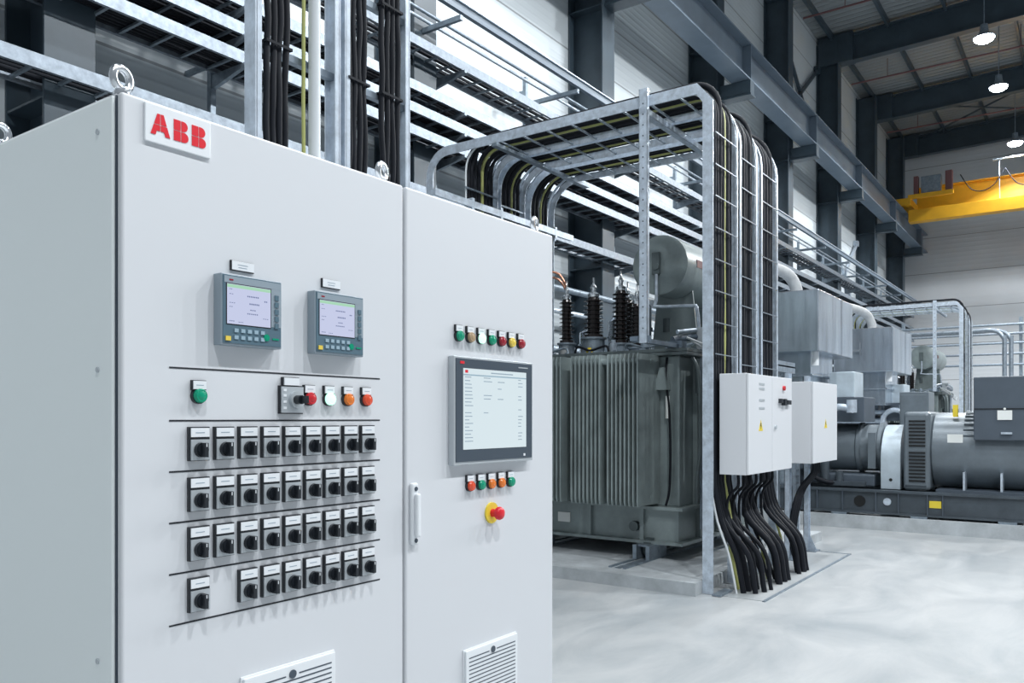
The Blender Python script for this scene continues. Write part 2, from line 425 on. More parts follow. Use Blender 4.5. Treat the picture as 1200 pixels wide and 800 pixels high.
# low wall pipes behind transformer
for k,(z,r,y) in enumerate(((3.55,.05,6.9),(3.2,.04,6.95),(2.6,.06,7.0))):
    o=MB().tube([(4,y,z),(XF-.5,y,z)],r,10)
    for x in range(5,40,4): o.box(x-.02,x+.02,y,YW-.002,z-.03,z+.03)
    o.build('wall_pipe','galvd' if k!=1 else 'galv',smooth=50); o_=COL.objects[-1]
for o,l in zip([x for x in COL.objects if x.name.startswith('wall_pipe')],('upper','middle','lower')): tag(o,f'long steel pipe on the side wall behind the transformers, {l} of three','pipe','pipes low on the side wall')

# ------------------------------------------------------------------ control cabinets
YC=1.6
CT=2.164
def cab(x0,x1,label):
    t=thing('control_cabinet',label,'cabinet',((x0+x1)/2,YC+.3,0),'grey control cabinets')
    m=MB(); m.box(x0+.002,x1-.002,YC+.022,YC+.6,.1,CT); m.build('body','cab',t,bevel=.006)
    B(x0+.01,x1-.01,YC+.05,YC+.58,0,.1).build('base_plinth','bezel',t)
    return t
ca=cab(.886,1.715,'left light grey control cabinet with rotary switches and two small displays')
cb=cab(1.719,2.5,'right light grey control cabinet with one large touch screen and an emergency stop')
m=MB().box(.887,1.7115,YC,YC+.018,.11,CT-.004); m.build('door','cab',ca,bevel=.006,seg=3)
m=MB().box(1.7225,2.497,YC,YC+.02,.11,CT-.004); m.build('door','cab',cb,bevel=.006,seg=3)
# side panel, a little proud of the body, with a groove behind the front post
m=MB().box(.879,.8865,YC+.021,YC+.59,.11,CT-.010); sp_=m.build('side_panel','cab_lit_side',ca,bevel=.004)
m=MB().box(.8865,.892,YC+.0175,YC+.0225,.11,CT-.008); m.build('gap_shade_strip','bezel',ca)  # dark strip added for the shade in the gap beside the door
scr=MB().cyl((-.003,0,0),(0,0,0),.006,10).mesh('screw','silver')
for z in(2.09,1.6,1.0,.4): place('screw',scr,sp_,(.879,YC+.075,z))
m=MB().box(.89,2.4,0,0,0,0) if False else None
def ring(parent,x,y,z,rot=0):
    m=MB()
    for k in range(20):
        pass
    R,r=.0215,.0088;n1,n2=24,10;v=[];f=[]
    for i in range(n1):
        a=2*PI*i/n1
        for j in range(n2):
            b=2*PI*j/n2; rr=R+r*math.cos(b)
            v.append((rr*math.cos(a),r*math.sin(b),rr*math.sin(a)))
    for i in range(n1):
        for j in range(n2): f.append([i*n2+j,((i+1)%n1)*n2+j,((i+1)%n1)*n2+(j+1)%n2,i*n2+(j+1)%n2])
    m.add([(a,b,c+.031) for a,b,c in v],f)
    m.lathe((0,0,-.004),[(.017,0),(.017,.007),(.010,.010),(.010,.016)],16)
    return m.mesh('eye_bolt','chrome',smooth=50)
eb=ring(None,0,0,0)
for p,x,y in((ca,.905,YC+.032),(ca,1.672,YC+.045),(ca,.905,YC+.585),(cb,2.445,YC+.045),(cb,1.76,YC+.56),(cb,2.45,YC+.56)): place('eye_bolt',eb,p,(x,y,CT+.002),(0,0,.25))

# sign with logo
sx0,sx1,sz0,sz1=.934,1.087,2.073,2.153
sg=MB().box(sx0,sx1,YC-.006,YC,sz0,sz1).build('sign_plate','white',ca,bevel=.0015)
lg=MB()
def P2(poly,ox,oz,s,mir=None):
    q=[((mir-x) if mir is not None else x,z) for x,z in poly]
    lg.prism([(ox+x*s*.98,oz+z*s) for x,z in q],YC-.0072,YC-.0055,'xz')
s=.0445; oz=sz0+.0175
A1=[(0,0),(.25,0),(.315,.20),(.485,.20),(.485,.47),(.165,.47)]
A2=[(.18,.51),(.485,.51),(.485,1),(.345,1)]
for a in(A1,A2): P2(a,sx0+.0115,oz,s); P2(a,sx0+.0115,oz,s,1.01)
def bo(ox):
    P2([(0,0),(.36,0),(.36,.47),(0,.47)],ox,oz,s); P2([(0,.51),(.36,.51),(.36,1),(0,1)],ox,oz,s)
    lo=[(.40,0)]+[(.55+.235*math.sin(math.radians(a)),.235-.235*math.cos(math.radians(a))) for a in range(0,181,15)]+[(.40,.47)]
    up=[(.40,.51)]+[(.50+.245*math.sin(math.radians(a)),.755-.245*math.cos(math.radians(a))) for a in range(0,181,15)]+[(.40,1)]
    P2(lo,ox,oz,s);P2(up,ox,oz,s)
bo(sx0+.0640); bo(sx0+.1065)
lg.build('lettering','red',sg)

# divider lines
for z in(1.608,1.495,1.386,1.277,1.168,1.059):
    B(.991,1.618,YC-.0008,YC+.0005,z-.0018,z+.0018).build('divider_stripe','line',ca)

# rotary switches
pm=MB().box(-.0245,.0245,-.010,0,-.037,.037).mesh('switch_plate','black')
fm=MB().box(-.0225,.0235,-.0135,-.009,-.0355,.0095)
fm=fm.mesh('face_plate','silver')
lm=MB().box(-.0220,.0228,-.012,-.009,.0150,.0345).m(1).box(-.011,.011,-.0124,-.0119,.0235,.0252)
lm=lm.mesh('label_strip',['white','scr_l'])
km=MB().cyl((0,-.013,-.013),(0,-.021,-.013),.0165,20,.0155); km.box(-.0045,.0045,-.036,-.02,-.0285,.0025); km.cyl((0,-.021,-.013),(0,-.024,-.013),.0125,16)
km.m(1).box(-.0010,.0010,-.0363,-.0355,-.006,.0015)
km=km.mesh('knob',['black','white'],smooth=35)
colx=[1.0575,1.120,1.1815,1.244,1.3055,1.3675,1.431,1.499,1.5635]
colx=[1.0575+.0633*i for i in range(9)]
for r,zc in enumerate((1.4445,1.335,1.228,1.117)):
    for c in range(9):
        if r==3 and c==1: continue
        sw=place('rotary_switch',pm,ca,(colx[c],YC,zc)); 
        place('face_plate',fm,sw,(colx[c],YC,zc)); place('label_strip',lm,sw,(colx[c],YC,zc))
        kz=place('knob',km,sw,(colx[c],YC,zc))
# indicator lamps
def lampmeshes(sc):
    b=MB().box(-.017*sc,.017*sc,-.008*sc,0,.0125*sc,.034*sc); b.cyl((0,0,0),(0,-.009*sc,0),.0175*sc,22); b=b.mesh('lamp_base','black',smooth=35)
    l=MB().box(-.0155*sc,.0155*sc,-.0105*sc,-.0075*sc,.0145*sc,.0325*sc).m(1).box(-.009*sc,.009*sc,-.0108*sc,-.0104*sc,.0225*sc,.024*sc).mesh('name_tag',['white','scr_l'])
    def lens(mn): return MB().lathe((0,0,0),[(.0155*sc,-.008*sc),(.0155*sc,-.015*sc),(.013*sc,-.0185*sc),(.010*sc,-.0180*sc),(.0065*sc,-.0195*sc),(.001,-.020*sc)],22,'y').mesh('lens',mn,smooth=30)
    return b,l,lens
lb,ll,lens=lampmeshes(1.0)
lensc={}
def lamp(p,x,z,mn,lab,d=(lb,ll,lens),key=''):
    o=place('indicator_light',d[0],p,(x,YC,z)); o['label']=lab
    place('name_tag',d[1],o,(x,YC,z))
    if mn+key not in lensc: lensc[mn+key]=d[2](mn)
    place('lens',lensc[mn+key],o,(x,YC,z))
for x,z,mn,lab in((1.058,1.549,'grn','green indicator light'),(1.366,1.549,'rlens','red indicator light'),(1.430,1.549,'grnlit','lit pale green indicator light'),(1.494,1.549,'olens','orange indicator light'),(1.560,1.549,'rolens','red-orange indicator light')):
    lamp(ca,x,z,mn,lab)
for i,(mn,lab) in enumerate((('grn','green'),('tanlens','tan'),('grnlit','lit pale green'),('grn','green'),('dred','dark red'),('ylens','yellow'),('dred','dark red'))):
    lamp(cb,1.953+.055*i,1.753,mn,lab+' indicator light')
for i,(mn,lab) in enumerate((('rolens','red-orange'),('grn','green'),('olens','orange'),('olens','orange'),('grn','green'))):
    lamp(cb,2.008+.054*i,1.289,mn,lab+' indicator light')
# key switch
ks=MB().box(1.274,1.344,YC-.008,YC,1.511,1.579).build('key_switch','black',ca)
MB().box(1.2765,1.3425,YC-.0125,YC-.008,1.5135,1.5765).build('key_plate','silver',ks)
B(1.283,1.332,YC-.009,YC,1.5795,1.5995).build('tag_holder','black',ks)
B(1.285,1.330,YC-.012,YC,1.580,1.598).build('name_tag','white',ks)
m=MB().cyl((1.318,YC-.012,1.545),(1.318,YC-.022,1.545),.021,20); m.build('collar','silver',ks,smooth=35)
m=MB().cyl((1.314,YC-.02,1.545),(1.314,YC-.040,1.545),.011,14); m.box(1.311,1.317,YC-.062,YC-.038,1.536,1.554)
m.build('key','black',ks,smooth=35)
m=MB()
for z in(1.525,1.540,1.555,1.568): m.box(1.281,1.290,YC-.0135,YC-.0115,z-.003,z+.003)
m.build('legend','white',ks)
# small name plates over displays
for x0,x1,z0,z1 in((1.140,1.203,1.836,1.859),(1.408,1.470,1.832,1.855)):
    o=MB().box(x0,x1,YC-.004,YC,z0,z1).m(1).box(x0+.003,x1-.0005,YC-.0052,YC-.0035,z0+.002,z1-.0005).m(2).box(x0+.018,x1-.018,YC-.0056,YC-.005,z0+.0135,z0+.015).box(x0+.02,x1-.02,YC-.0056,YC-.005,z0+.0075,z0+.009)
    o.build('name_plate',['black','white','scr_l'],ca)
# operator displays
def hmi(x0,dx,z0,z1,lit):
    x1=x0+dx; y=YC-.028
    o=MB().box(x0,x1,y,YC,z0,z1).build('operator_display','hmi_side',ca,bevel=.002)
    B(x0+.004,x1-.003,y-.0015,y+.001,z0+.005,z1-.003).build('bezel','hmi',o)
    B(x1-.031,x1-.004,y-.002,y,z0+.05,z1-.008).build('key_column','hmi_side',o)
    B(x0+.007,x1-.004,y-.0022,y,z1-.02,z1-.005).build('top_strip','hmi_side',o)
    B(x0+.020,x0+.030,y-.003,y-.002,z1-.0145,z1-.0115).build('maker_mark','dred',o)
    sx0_,sx1_,sz0_,sz1_=x0+.014,x1-.034,z0+.048,z1-.022
    B(sx0_-.002,sx1_+.002,y-.0022,y,sz0_-.002,sz1_+.002).build('screen_rim','hole',o)
    m=MB().box(sx0_,sx1_,y-.003,y-.002,sz0_,sz1_); m.m(1).box(sx0_,sx1_,y-.0034,y-.0029,sz1_-.008,sz1_-.001)
    m.m(2)
    for k,(fx,fz,w,h) in enumerate(((.45,.72,.28,.06),(.5,.53,.24,.07),(.52,.38,.14,.05),(.45,.28,.26,.05),(.05,.74,.1,.03),(.05,.52,.14,.03),(.05,.42,.08,.03),(.05,.06,.12,.04),(.25,.05,.12,.03),(.85,.64,.08,.06),(.82,.2,.14,.03),(.05,.86,.07,.03))):
        xa=sx0_+fx*(sx1_-sx0_); za=sz0_+fz*(sz1_-sz0_); W=w*(sx1_-sx0_); Hh=h*(sz1_-sz0_)
        nn=max(2,int(W/.0045))
        for q in range(nn): m.box(xa+q*W/nn,xa+q*W/nn+W/nn*.6,y-.0034,y-.0029,za,za+Hh*.55)
    m.build('screen',['scr_v','scr_g','scr_t'],o)
    kb=B(-.0052,.0052,-.0025,0,-.0042,.0042).mesh('key','hmi_key')
    for r in range(2):
        for c in range(5): place('key',kb,o,(x0+.038+c*.0178,y-.001,z0+.034-r*.0155))
    kb2=B(-.0055,.0055,-.0025,0,-.006,.006).mesh('key','hmi')
    for r in range(5): place('key',kb2,o,(x1-.0165,y-.0015,z1-.04-r*.0165))
    B(x0+.010,x0+.023,y-.004,y-.001,z0+.010,z0+.020).build('yellow_key','ylens',o)
    m=MB().cyl((x1-.045,y-.001,z0+.024),(x1-.045,y-.004,z0+.024),.008,16); m.cyl((x1-.045,y-.0038,z0+.024),(x1-.045,y-.0045,z0+.024),.005,16)
    m.build('start_key','grn',o)
    B(x1-.028,x1-.010,y-.003,y-.001,z0+.020,z0+.024).build('status_mark','grn',o)
hmi(1.098,.165,1.663,1.822,1)
hmi(1.364,.165,1.661,1.817,0)
# big touch screen
x0,x1,z0,z1=1.909,2.334,1.357,1.690; y=YC-.022
o=MB().box(x0,x1,y,YC,z0,z1).build('touch_screen_panel','silver',cb,bevel=.002)
B(x0+.009,x1-.008,y-.002,y+.001,z0+.010,z1-.007).build('bezel','bezel',o)
sxa,sxb,sza,szb=1.952,2.290,1.404,1.654
m=MB().box(sxa,sxb,y-.0032,y-.0015,sza,szb)
m.m(1)
random.seed(3)
for r in range(19):
    zz=szb-.028-r*.011
    for c,(fx,w,pr_) in enumerate(((.02,.12,.95),(.30,.13,.5 if r<11 else .05),(.52,.12,.5 if r<8 else .0),(.86,.09,.8))):
        if random.random()<pr_:
            W=w*(sxb-sxa)*random.uniform(.5,1); m.box(sxa+fx*(sxb-sxa),sxa+fx*(sxb-sxa)+W,y-.0036,y-.0031,zz,zz+.0026)
m.box(sxa+.14,sxa+.26,y-.0036,y-.0031,szb-.012,szb-.0085)
m.m(2).box(sxa+.008,sxa+.022,y-.0037,y-.0031,szb-.014,szb-.005)
m.m(3).box(sxa,sxb,y-.0034,y-.0031,szb-.022,szb-.018)
m.build('screen',['scr_b','scr_l','red','hmi_key'],o)
MB().box(1.937,1.957,y-.003,y-.0015,1.667,1.675).build('maker_mark','red',o)
MB().box(2.245,2.300,y-.003,y-.0015,1.668,1.6715).m(0).build('model_line','silver',o)
MB().box(2.275,2.285,y-.003,y-.0015,1.374,1.382).build('port_mark','white',o)
# emergency stop
m=MB().cyl((2.125,YC,1.194),(2.125,YC-.006,1.194),.034,28); es=m.build('emergency_stop','yel',cb,smooth=35)
m=MB().lathe((2.125,YC,1.194),[(.013,0),(.013,-.024),(.0205,-.028),(.0215,-.036),(.018,-.043),(.010,-.046),(.001,-.047)],24,'y'); m.build('mushroom_button','red',es,smooth=45)
# door handle
m=MB().box(1.735,1.762,YC-.014,YC,1.137,1.315); h=m.build('door_handle','white',cb,bevel=.006,seg=3)
m=MB().box(1.741,1.758,YC-.028,YC-.014,1.16,1.285); m.build('lever','white',h,bevel=.005,seg=3)
lk=MB().cyl((0,0,0),(0,-.003,0),.0065,14).mesh('lock','bezel',smooth=35)
for z in(1.298,1.150): place('lock',lk,h,(1.7495,YC-.013,z))
# vents
def vent(p,x0,x1,zt,hh,lab):
    zb=zt-hh
    o=MB().prism([(x0,zb),(x1,zb),(x1,zt),(x0,zt)],YC-.004,YC,'xz'); 
    o.box(x0+.004,x1-.004,YC-.012,YC-.004,zb+.004,zt-.004)
    o=o.build('vent_grille','white',p,bevel=.003,seg=2)
    n=int((hh-.03)/.0125)
    sl=MB()
    me=B(0,x1-x0-.036,-.0006,.0006,-.0016,.0016).mesh('slot','bezel')
    for k in range(n):
        z=zt-.028-k*.0125
        if k==0:
            B(x0+.018,(x0+x1)/2-.02,YC-.0128,YC-.011,z-.0016,z+.0016).build('slot','bezel',o); B((x0+x1)/2+.02,x1-.018,YC-.0128,YC-.011,z-.0016,z+.0016).build('slot','bezel',o)
        else: place('slot',me,o,(x0+.018,YC-.0122,z))
    m=MB().cyl(((x0+x1)/2,YC-.012,zt-.026),((x0+x1)/2,YC-.0145,zt-.026),.0105,20); m.build('lock','bezel',o,smooth=35)
vent(ca,1.167,1.451,.906,.28,'')
vent(cb,1.978,2.262,.781,.28,'')

# ------------------------------------------------------------------ vertical ladders above the left cabinet
YL=1.95
ZT=5.2
def vladder(x0,x1,label):
    t=thing('cable_ladder',label,'cable ladder',((x0+x1)/2,YL,CT),'vertical cable ladders')
    for x,s in((x0,1),(x1,-1)):
        m=MB().box(x-.004,x+.004,YL,YL+.05,CT+.002,ZT); m.box(x,x+s*.02,YL,YL+.005,CT+.002,ZT); m.box(x,x+s*.02,YL+.045,YL+.05,CT+.002,ZT)
        m.build('side_rail','galv',t,bevel=.001,seg=1)
    rm=MB().box(0,x1-x0,0,.022,-.011,.011).mesh('rung','galvd')
    z=CT+.12
    while z<ZT: place('rung',rm,t,(x0,YL+.024,z)); z+=.30
    return t
vladder(1.478,1.795,'left vertical galvanised cable ladder rising from the left cabinet roof')
vladder(1.820,2.118,'right vertical galvanised cable ladder rising from the left cabinet roof')
def vcable(x,r,mn,label,group,wav=.004,yy=None):
    p=[];z=CT+.002; yy=YL+.012 if yy is None else yy
    while z<ZT: p.append((x+random.uniform(-wav,wav),yy+random.uniform(-wav,wav)*.7,z)); z+=.10
    p.append((x,yy,ZT))
    o=MB().tube(smoothpath(p,3),r,10).build('power_cable',mn,smooth=60); tag(o,label,'cable',group)
for xs,lab,g in(((1.524,1.546,1.569,1.592),'black cable in the bundle on the left vertical ladder over the left cabinet','cables on the left vertical ladder'),
                ((1.844,1.866,1.889,1.912),'black cable in the left bundle on the right vertical ladder over the cabinets','left cable bundle on the right vertical ladder'),
                ((1.995,2.020,2.045,2.069),'black cable in the right bundle on the right vertical ladder over the cabinets','right cable bundle on the right vertical ladder')):
    for x in xs: vcable(x,.0098,'cable',lab,g)
    ct=MB().box(-.012,xs[-1]-xs[0]+.012,-.0015,.0015,-.004,.004).box(-.013,-.010,-.0015,.03,-.004,.004).box(xs[-1]-xs[0]+.010,xs[-1]-xs[0]+.013,-.0015,.03,-.004,.004).mesh('cable_tie','cable')
    for k in range(10):
        o=bpy.data.objects.new('cable_tie',ct); COL.objects.link(o); o.location=(xs[0],YL-.002,CT+.13+.3*k)
        tag(o,'black tie strapped across the '+{'l':'left vertical ladder cables','c':'left bundle of the right vertical ladder','r':'right bundle of the right vertical ladder'}['l' if 'left vertical' in g else ('c' if g.startswith('left') else 'r')],'cable tie','ties on the '+g)
vcable(1.659,.006,'cabley','thin green-yellow earth cable on the left vertical ladder over the cabinets',None,.001)
o=MB().cyl((1.695,YL+.0045,CT+.002),(1.695,YL+.0045,ZT),.0185,14).build('conduit_pipe','cablew',smooth=50); tag(o,'pale straight conduit pipe on the left vertical ladder over the cabinets','pipe')

# ------------------------------------------------------------------ overhead cable ladder arch
def arch_path(y0,y1,zt,zb0,zb1,r,off=0):
    p=[(y0+off,zb0),(y0+off,zt-r)]
    p+=arc(y0+off+(r-off),zt-r,r-off,180,90,7)[0:]
    p+=arc(y1-r,zt-r,r-off,90,0,7)
    p+=[(y1-off,zb1)]
    return p
Y0,Y1,ZA=2.70,5.38,4.34
def ladder(xa,xb,r,label,g,ya=Y0,zt=ZA,first=False):
    t=thing('cable_ladder',label,'cable ladder',((xa+xb)/2,ya,0.002),g)
    YE=Y1
    if first:
        YO=5.84
        path=[(ya,.002),(ya,zt-.13),(ya+.1,zt-.005),(YO-.25,zt-.005)]+arc(YO-.25,zt-.255,.25,90,0,7)+[(YO,.112)]
    else: path=arch_path(ya,Y1,zt,.002,.112,r)
    for k,x in enumerate((xa,xb)):
        m=MB()
        if first and k==0:
            m.sweep(path,x,.012,.095)
            m.sweep([(q[0],q[1]) for q in path],x+.02,.03,.012)
        else:
            q=path if not first else arch_path(ya,Y1,zt,.002,.112,.28)
            m.sweep(q,x,.010,.075)
            q=arch_path(ya,Y1,zt,.002,.112,r,-.055)
            if not first: m.sweep(q,x+(.016 if k==0 else -.016),.036,.010)
            else: m.sweep(q,x-.012,.028,.010)
        m.build('side_rail','galv',t)
    rm=MB().box(0,xb-xa,-.009,.009,-.008,.008).mesh('rung','galvd')
    z=.35
    while z<zt-r-.05: place('rung',rm,t,(xa,ya+.022,z)); z+=.27
    y=ya+r
    while y<Y1-r: place('rung',rm,t,(xa,y,zt-.024)); y+=.28
    cbm=MB().box(.02,xb-xa-.02,-.004,.004,-.004,.004).mesh('clamp_bar','tray')
    z=1.99 if not first else 2.05
    while z<zt-r-.05: place('clamp_bar',cbm,t,(xa,ya-.060,z)); z+=.27
    z=zt-r-.15
    while z>.5: place('rung',rm,t,(xa,Y1-.022,z)); z-=.28
    return t
g='overhead cable ladders on the near frame'
lads=[]
lads.append(ladder(6.664,7.22,.28,'nearest overhead cable ladder, arching from the floor post beside the white box',g,first=True))
lads.append(ladder(7.28,7.74,.34,'middle overhead cable ladder of the arching three by the white box',g))
lads.append(ladder(7.86,8.36,.40,'farthest overhead cable ladder of the arching three by the white box',g))
def acable(x,r,mn,label,grp,fx,fy,ya=Y0,lift=0,rad=.3,first=True):
    lift=random.choice((0,.03,.07,.11)) if .012<r<.0265 else 0
    z=ZA-.016+r+lift
    yi=ya+.010-r
    P=[(fx,fy,0.003),(fx,fy+.01,.06),(x+(fx-x)*.72,fy+.06,.34),(x+(fx-x)*.2,yi-.06,.62),(x,yi,.95)]
    P=smoothpath(P,4)
    w=lambda: random.uniform(-.006,.006)
    zz=1.3
    while zz<z-rad-.1: P.append(Vector((x+w(),yi+w()*.5,zz))); zz+=.3
    P+=[Vector((x,a,b)) for a,b in arc(yi+rad,z-rad,rad,180,90,6)]
    yy=yi+rad+.3
    while yy<Y1-.012+r-rad-.1: P.append(Vector((x+w(),yy,z))); yy+=.35
    P+=[Vector((x,a,b)) for a,b in arc(Y1-.012+r-rad,z-rad,rad,90,0,6)]
    P.append(Vector((x,Y1-.012+r,.113)))
    o=MB().tube(P,r,9).build('power_cable',mn,smooth=60); tag(o,label,'cable',grp); return o
acs=[]
random.seed(11)
specs=[(6.705,.010,'cablew',6.80,2.50,'white cable'),(6.755,.024,'cable',6.86,2.46,0),(6.815,.024,'cable',6.90,2.37,0),(6.875,.026,'cable',6.96,2.45,0),(6.940,.024,'cable',7.01,2.33,0),(6.993,.020,'cabley',6.99,2.56,'g'),(7.050,.026,'cable',7.08,2.42,0),(7.110,.018,'cable',7.13,2.31,0),(7.160,.016,'cable',7.16,2.48,0)]
for k,(x,r,mn,fx,fy,s) in enumerate(specs):
    lab={0:'black cable climbing the nearest overhead ladder from the floor pit','white cable':'thin white cable climbing the nearest overhead ladder beside the post','g':'green-yellow earth cable climbing the nearest overhead ladder'}[s]
    acs.append(acable(x,r,mn,lab,'black cables on the nearest overhead ladder' if s==0 else None,fx,fy,rad=.24))
for k,(x,r,mn,fx) in enumerate(((7.335,.030,'cable',7.42),(7.405,.034,'cable',7.50),(7.480,.030,'cable',7.56),(7.530,.012,'cabley',7.60),(7.580,.032,'cable',7.66),(7.665,.022,'cable',7.72))):
    s=mn=='cabley'
    acs.append(acable(x,r,mn,'green-yellow earth cable climbing the middle overhead ladder' if s else 'black cable climbing the middle overhead ladder from the floor pit',None if s else 'black cables on the middle overhead ladder',fx,2.5 if s else 2.33+.03*(k%2),rad=.30))
for k,(x,r,mn,fx) in enumerate(((7.92,.022,'cable',8.02),(7.985,.030,'cable',8.09),(8.06,.032,'cable',8.17),(8.12,.012,'cabley',8.2),(8.175,.028,'cable',8.26),(8.245,.026,'cable',8.33))):
    s=mn=='cabley'
    acs.append(acable(x,r,mn,'green-yellow earth cable climbing the farthest near-frame overhead ladder' if s else 'black cable climbing the farthest of the three arching ladders',None if s else 'black cables on the farthest arching ladder',fx,2.5 if s else 2.33+.03*(k%2),rad=.36))
# crossbars + hanger post
cb1=MB().box(6.6,8.45,3.25,3.31,4.20,4.26).box(6.6,8.45,3.25,3.31,4.20,4.21)
tag(cb1.build('cross_bar','galv'),'galvanised cross bar under the three overhead ladders beside the short hanger post','cross bar')
cb2=MB().box(6.6,8.45,4.90,4.96,4.235,4.27); tag(cb2.build('cross_bar','galvd'),'dull cross bar under the overhead ladders at their wall end','cross bar')
cb3=MB().box(6.1,8.7,5.28,5.33,3.70,3.75).box(6.1,8.7,5.272,5.279,3.69,3.76)
for x in(6.7,7.2,7.8,8.3): cb3.box(x-.02,x+.02,5.27,5.34,3.66,3.79)
tag(cb3.build('clamp_rail','galv'),'galvanised clamp rail with clamps across the wall-side drops of the overhead ladders','rail')
hp=thing('hanger_post','perforated steel post from the overhead frame down to the transformer lid','post',(6.62,3.28,2.17))
m=MB().box(6.60,6.608,3.24,3.32,2.17,4.43).box(6.60,6.645,3.24,3.246,2.17,4.43).box(6.60,6.645,3.314,3.32,2.17,4.43)
m.build('channel','galv',hp)
m=MB().box(6.58,7.6,3.33,3.40,2.19,2.23).box(6.61,6.66,3.23,3.40,2.18,2.235).box(7.48,7.60,3.3,3.45,2.186,2.26); m.build('foot_bracket','beam',hp)
hs=MB()
hs.cyl((0,0,0),(-.002,0,0),.007,8); hm=hs.mesh('bolt_hole','bezel')
for k in range(22): place('bolt_hole',hm,hp,(6.60,3.28,2.3+k*.095))
# anchor plate at post foot + pit
o=MB().box(6.58,6.9,2.62,2.73,0,.01); 
# ------------------------------------------------------------------ plinths & pit
struct('trim_1',MB().box(6.51,10.4,2.75,6.7,0,.11),'plinth')
struct('trim_2',MB().box(11.8,20.3,-3.2,5.2,0,.18),'plinth')
struct('trim_3',MB().box(22.61,26.5,2.75,6.7,0,.11),'plinth')
pit=MB(); pit.box(6.66,9.5,2.22,2.745,-.002,.004); pit.m(1); pit.box(6.64,9.52,2.20,2.225,0,.008); pit.box(9.5,9.52,2.2,2.745,0,.008)
o=pit.build('floor_pit_cover',['floor','galvd']); tag(o,'flat grey pit cover in the floor where the black cables come up','pit cover')
for i,(x,y) in enumerate(((6.70,2.60),)):
    tag(B(6.60,6.88,2.56,2.64,0.004,.02).build('anchor_plate','galvd'),'small steel anchor plate on the floor at the foot of the tall post','plate')

# ------------------------------------------------------------------ junction boxes
def jbox(x0,x1,y0,y1,z0,z1,label,doors,legs):
    t=thing('junction_box',label,'electrical box',((x0+x1)/2,(y0+y1)/2,z0))
    MB().box(x0,x1,y0+.022,y1,z0,z1).build('body','cab',t,bevel=.004)
    n=len(doors)-1
    for k in range(n):
        d=MB().box(doors[k]+.003,doors[k+1]-.003,y0,y0+.02,z0+.003,z1-.003).build('door','cab',t,bevel=.003)
        w=doors[k+1]-doors[k]; cx=doors[k]+w*.5
        if k==0 or n==1:
            zz=(z0+z1)/2-.02; tri=[(cx-.055,zz-.04),(cx+.055,zz-.04),(cx,zz+.055)]
            wm_=MB().prism(tri,y0-.002,y0,'xz').build('warning_sign','yel',d)
            MB().prism([(cx-.008,zz+.03),(cx-.018,zz),(cx-.002,zz+.002),(cx-.008,zz-.028),(cx+.018,zz+.008),(cx+.002,zz+.006),(cx+.01,zz+.03)],y0-.003,y0-.002,'xz').build('bolt_symbol','black',wm_)
    return t
jb=jbox(6.75,7.957,2.379,2.632,1.02,1.882,'large white two-door junction box with yellow warning sign, in front of the cables',[6.75,7.373,7.957],0)
p=MB()
for z in(1.80,1.76,1.66,1.59): p.box(7.02,7.16,2.376,2.379,z-.012,z+.008)
p.build('paper_label','silver',jb)
MB().cyl((7.69,2.379,1.78),(7.69,2.36,1.78),.022,18).build('red_button','rlens',jb,smooth=35)
k=MB().box(7.55,7.60,2.35,2.379,1.64,1.68).box(7.64,7.70,2.345,2.379,1.62,1.68).box(7.74,7.85,2.35,2.379,1.63,1.67).box(7.60,7.83,2.36,2.372,1.648,1.658); k.build('switch_handle','black',jb)
MB().cyl((7.45,2.379,1.42),(7.45,2.365,1.42),.02,14).build('lock','silver',jb,smooth=35)
j2=jbox(8.684,9.64,2.379,2.64,1.03,1.882,'smaller white single-door junction box on two posts, farther along',[8.684,9.64],0)
pm_=MB().box(-.035,.035,0,.045,0,1.95); 
for i,(x,l) in enumerate(((8.80,'nearer galvanised post carrying the smaller junction box'),(9.50,'farther galvanised post carrying the smaller junction box'))):
    t=thing('support_post',l,'post',(x,2.68,0.004))
    m=MB().box(x-.04,x-.034,2.645,2.70,.015,1.98).box(x+.034,x+.04,2.645,2.70,.015,1.98).box(x-.04,x+.04,2.694,2.70,.015,1.98); m.build('channel','galv',t)
    MB().box(x-.09,x+.09,2.55,2.74,.004,.016).build('foot_plate','galvd',t)
    MB().prism([(2.645,.016),(2.56,.016),(2.645,.2)],x-.004,x+.004,'yz').build('gusset','galv',t)
t=thing('cable_ladder','short perforated upright ladder under the smaller junction box','cable ladder',(9.1,2.66,.004))
MB().box(9.02,9.05,2.66,2.69,.004,1.03).box(9.16,9.19,2.66,2.69,.004,1.03).build('side_rail','galv',t)
rmm=B(9.05,9.16,2.665,2.685,0,.02).mesh('rung','galvd')
for k in range(13): place('rung',rmm,t,(0,0,.08+k*.07))
for k in range(4):
    x=8.86+.07*k
    o=MB().tube(smoothpath([(x+.25,2.5,1.03),(x+.24,2.5,.92),(x+.05,2.58,.75),(x-.05,2.62,.55),(x-.06,2.66,.25),(x-.06,2.6,.005)],5),.018,8).build('power_cable','cable',smooth=60)
    tag(o,'black cable drooping out of the smaller junction box bottom','cable','cables under the smaller junction box')
for k in range(7):
    x=6.84+.15*k
    o=MB().tube(smoothpath([(x,2.5,1.02),(x,2.5,.92),(x+.03,2.58,.84),(x+.05,2.62,.72),(x+.06,2.60,.5),(x+.12,2.5,.25),(x+.19,2.44,.0045)],4),.013,7).build('control_cable','cable',smooth=60)
    tag(o,'thin black cable leaving the bottom of the large junction box','cable','thin cables under the large junction box')
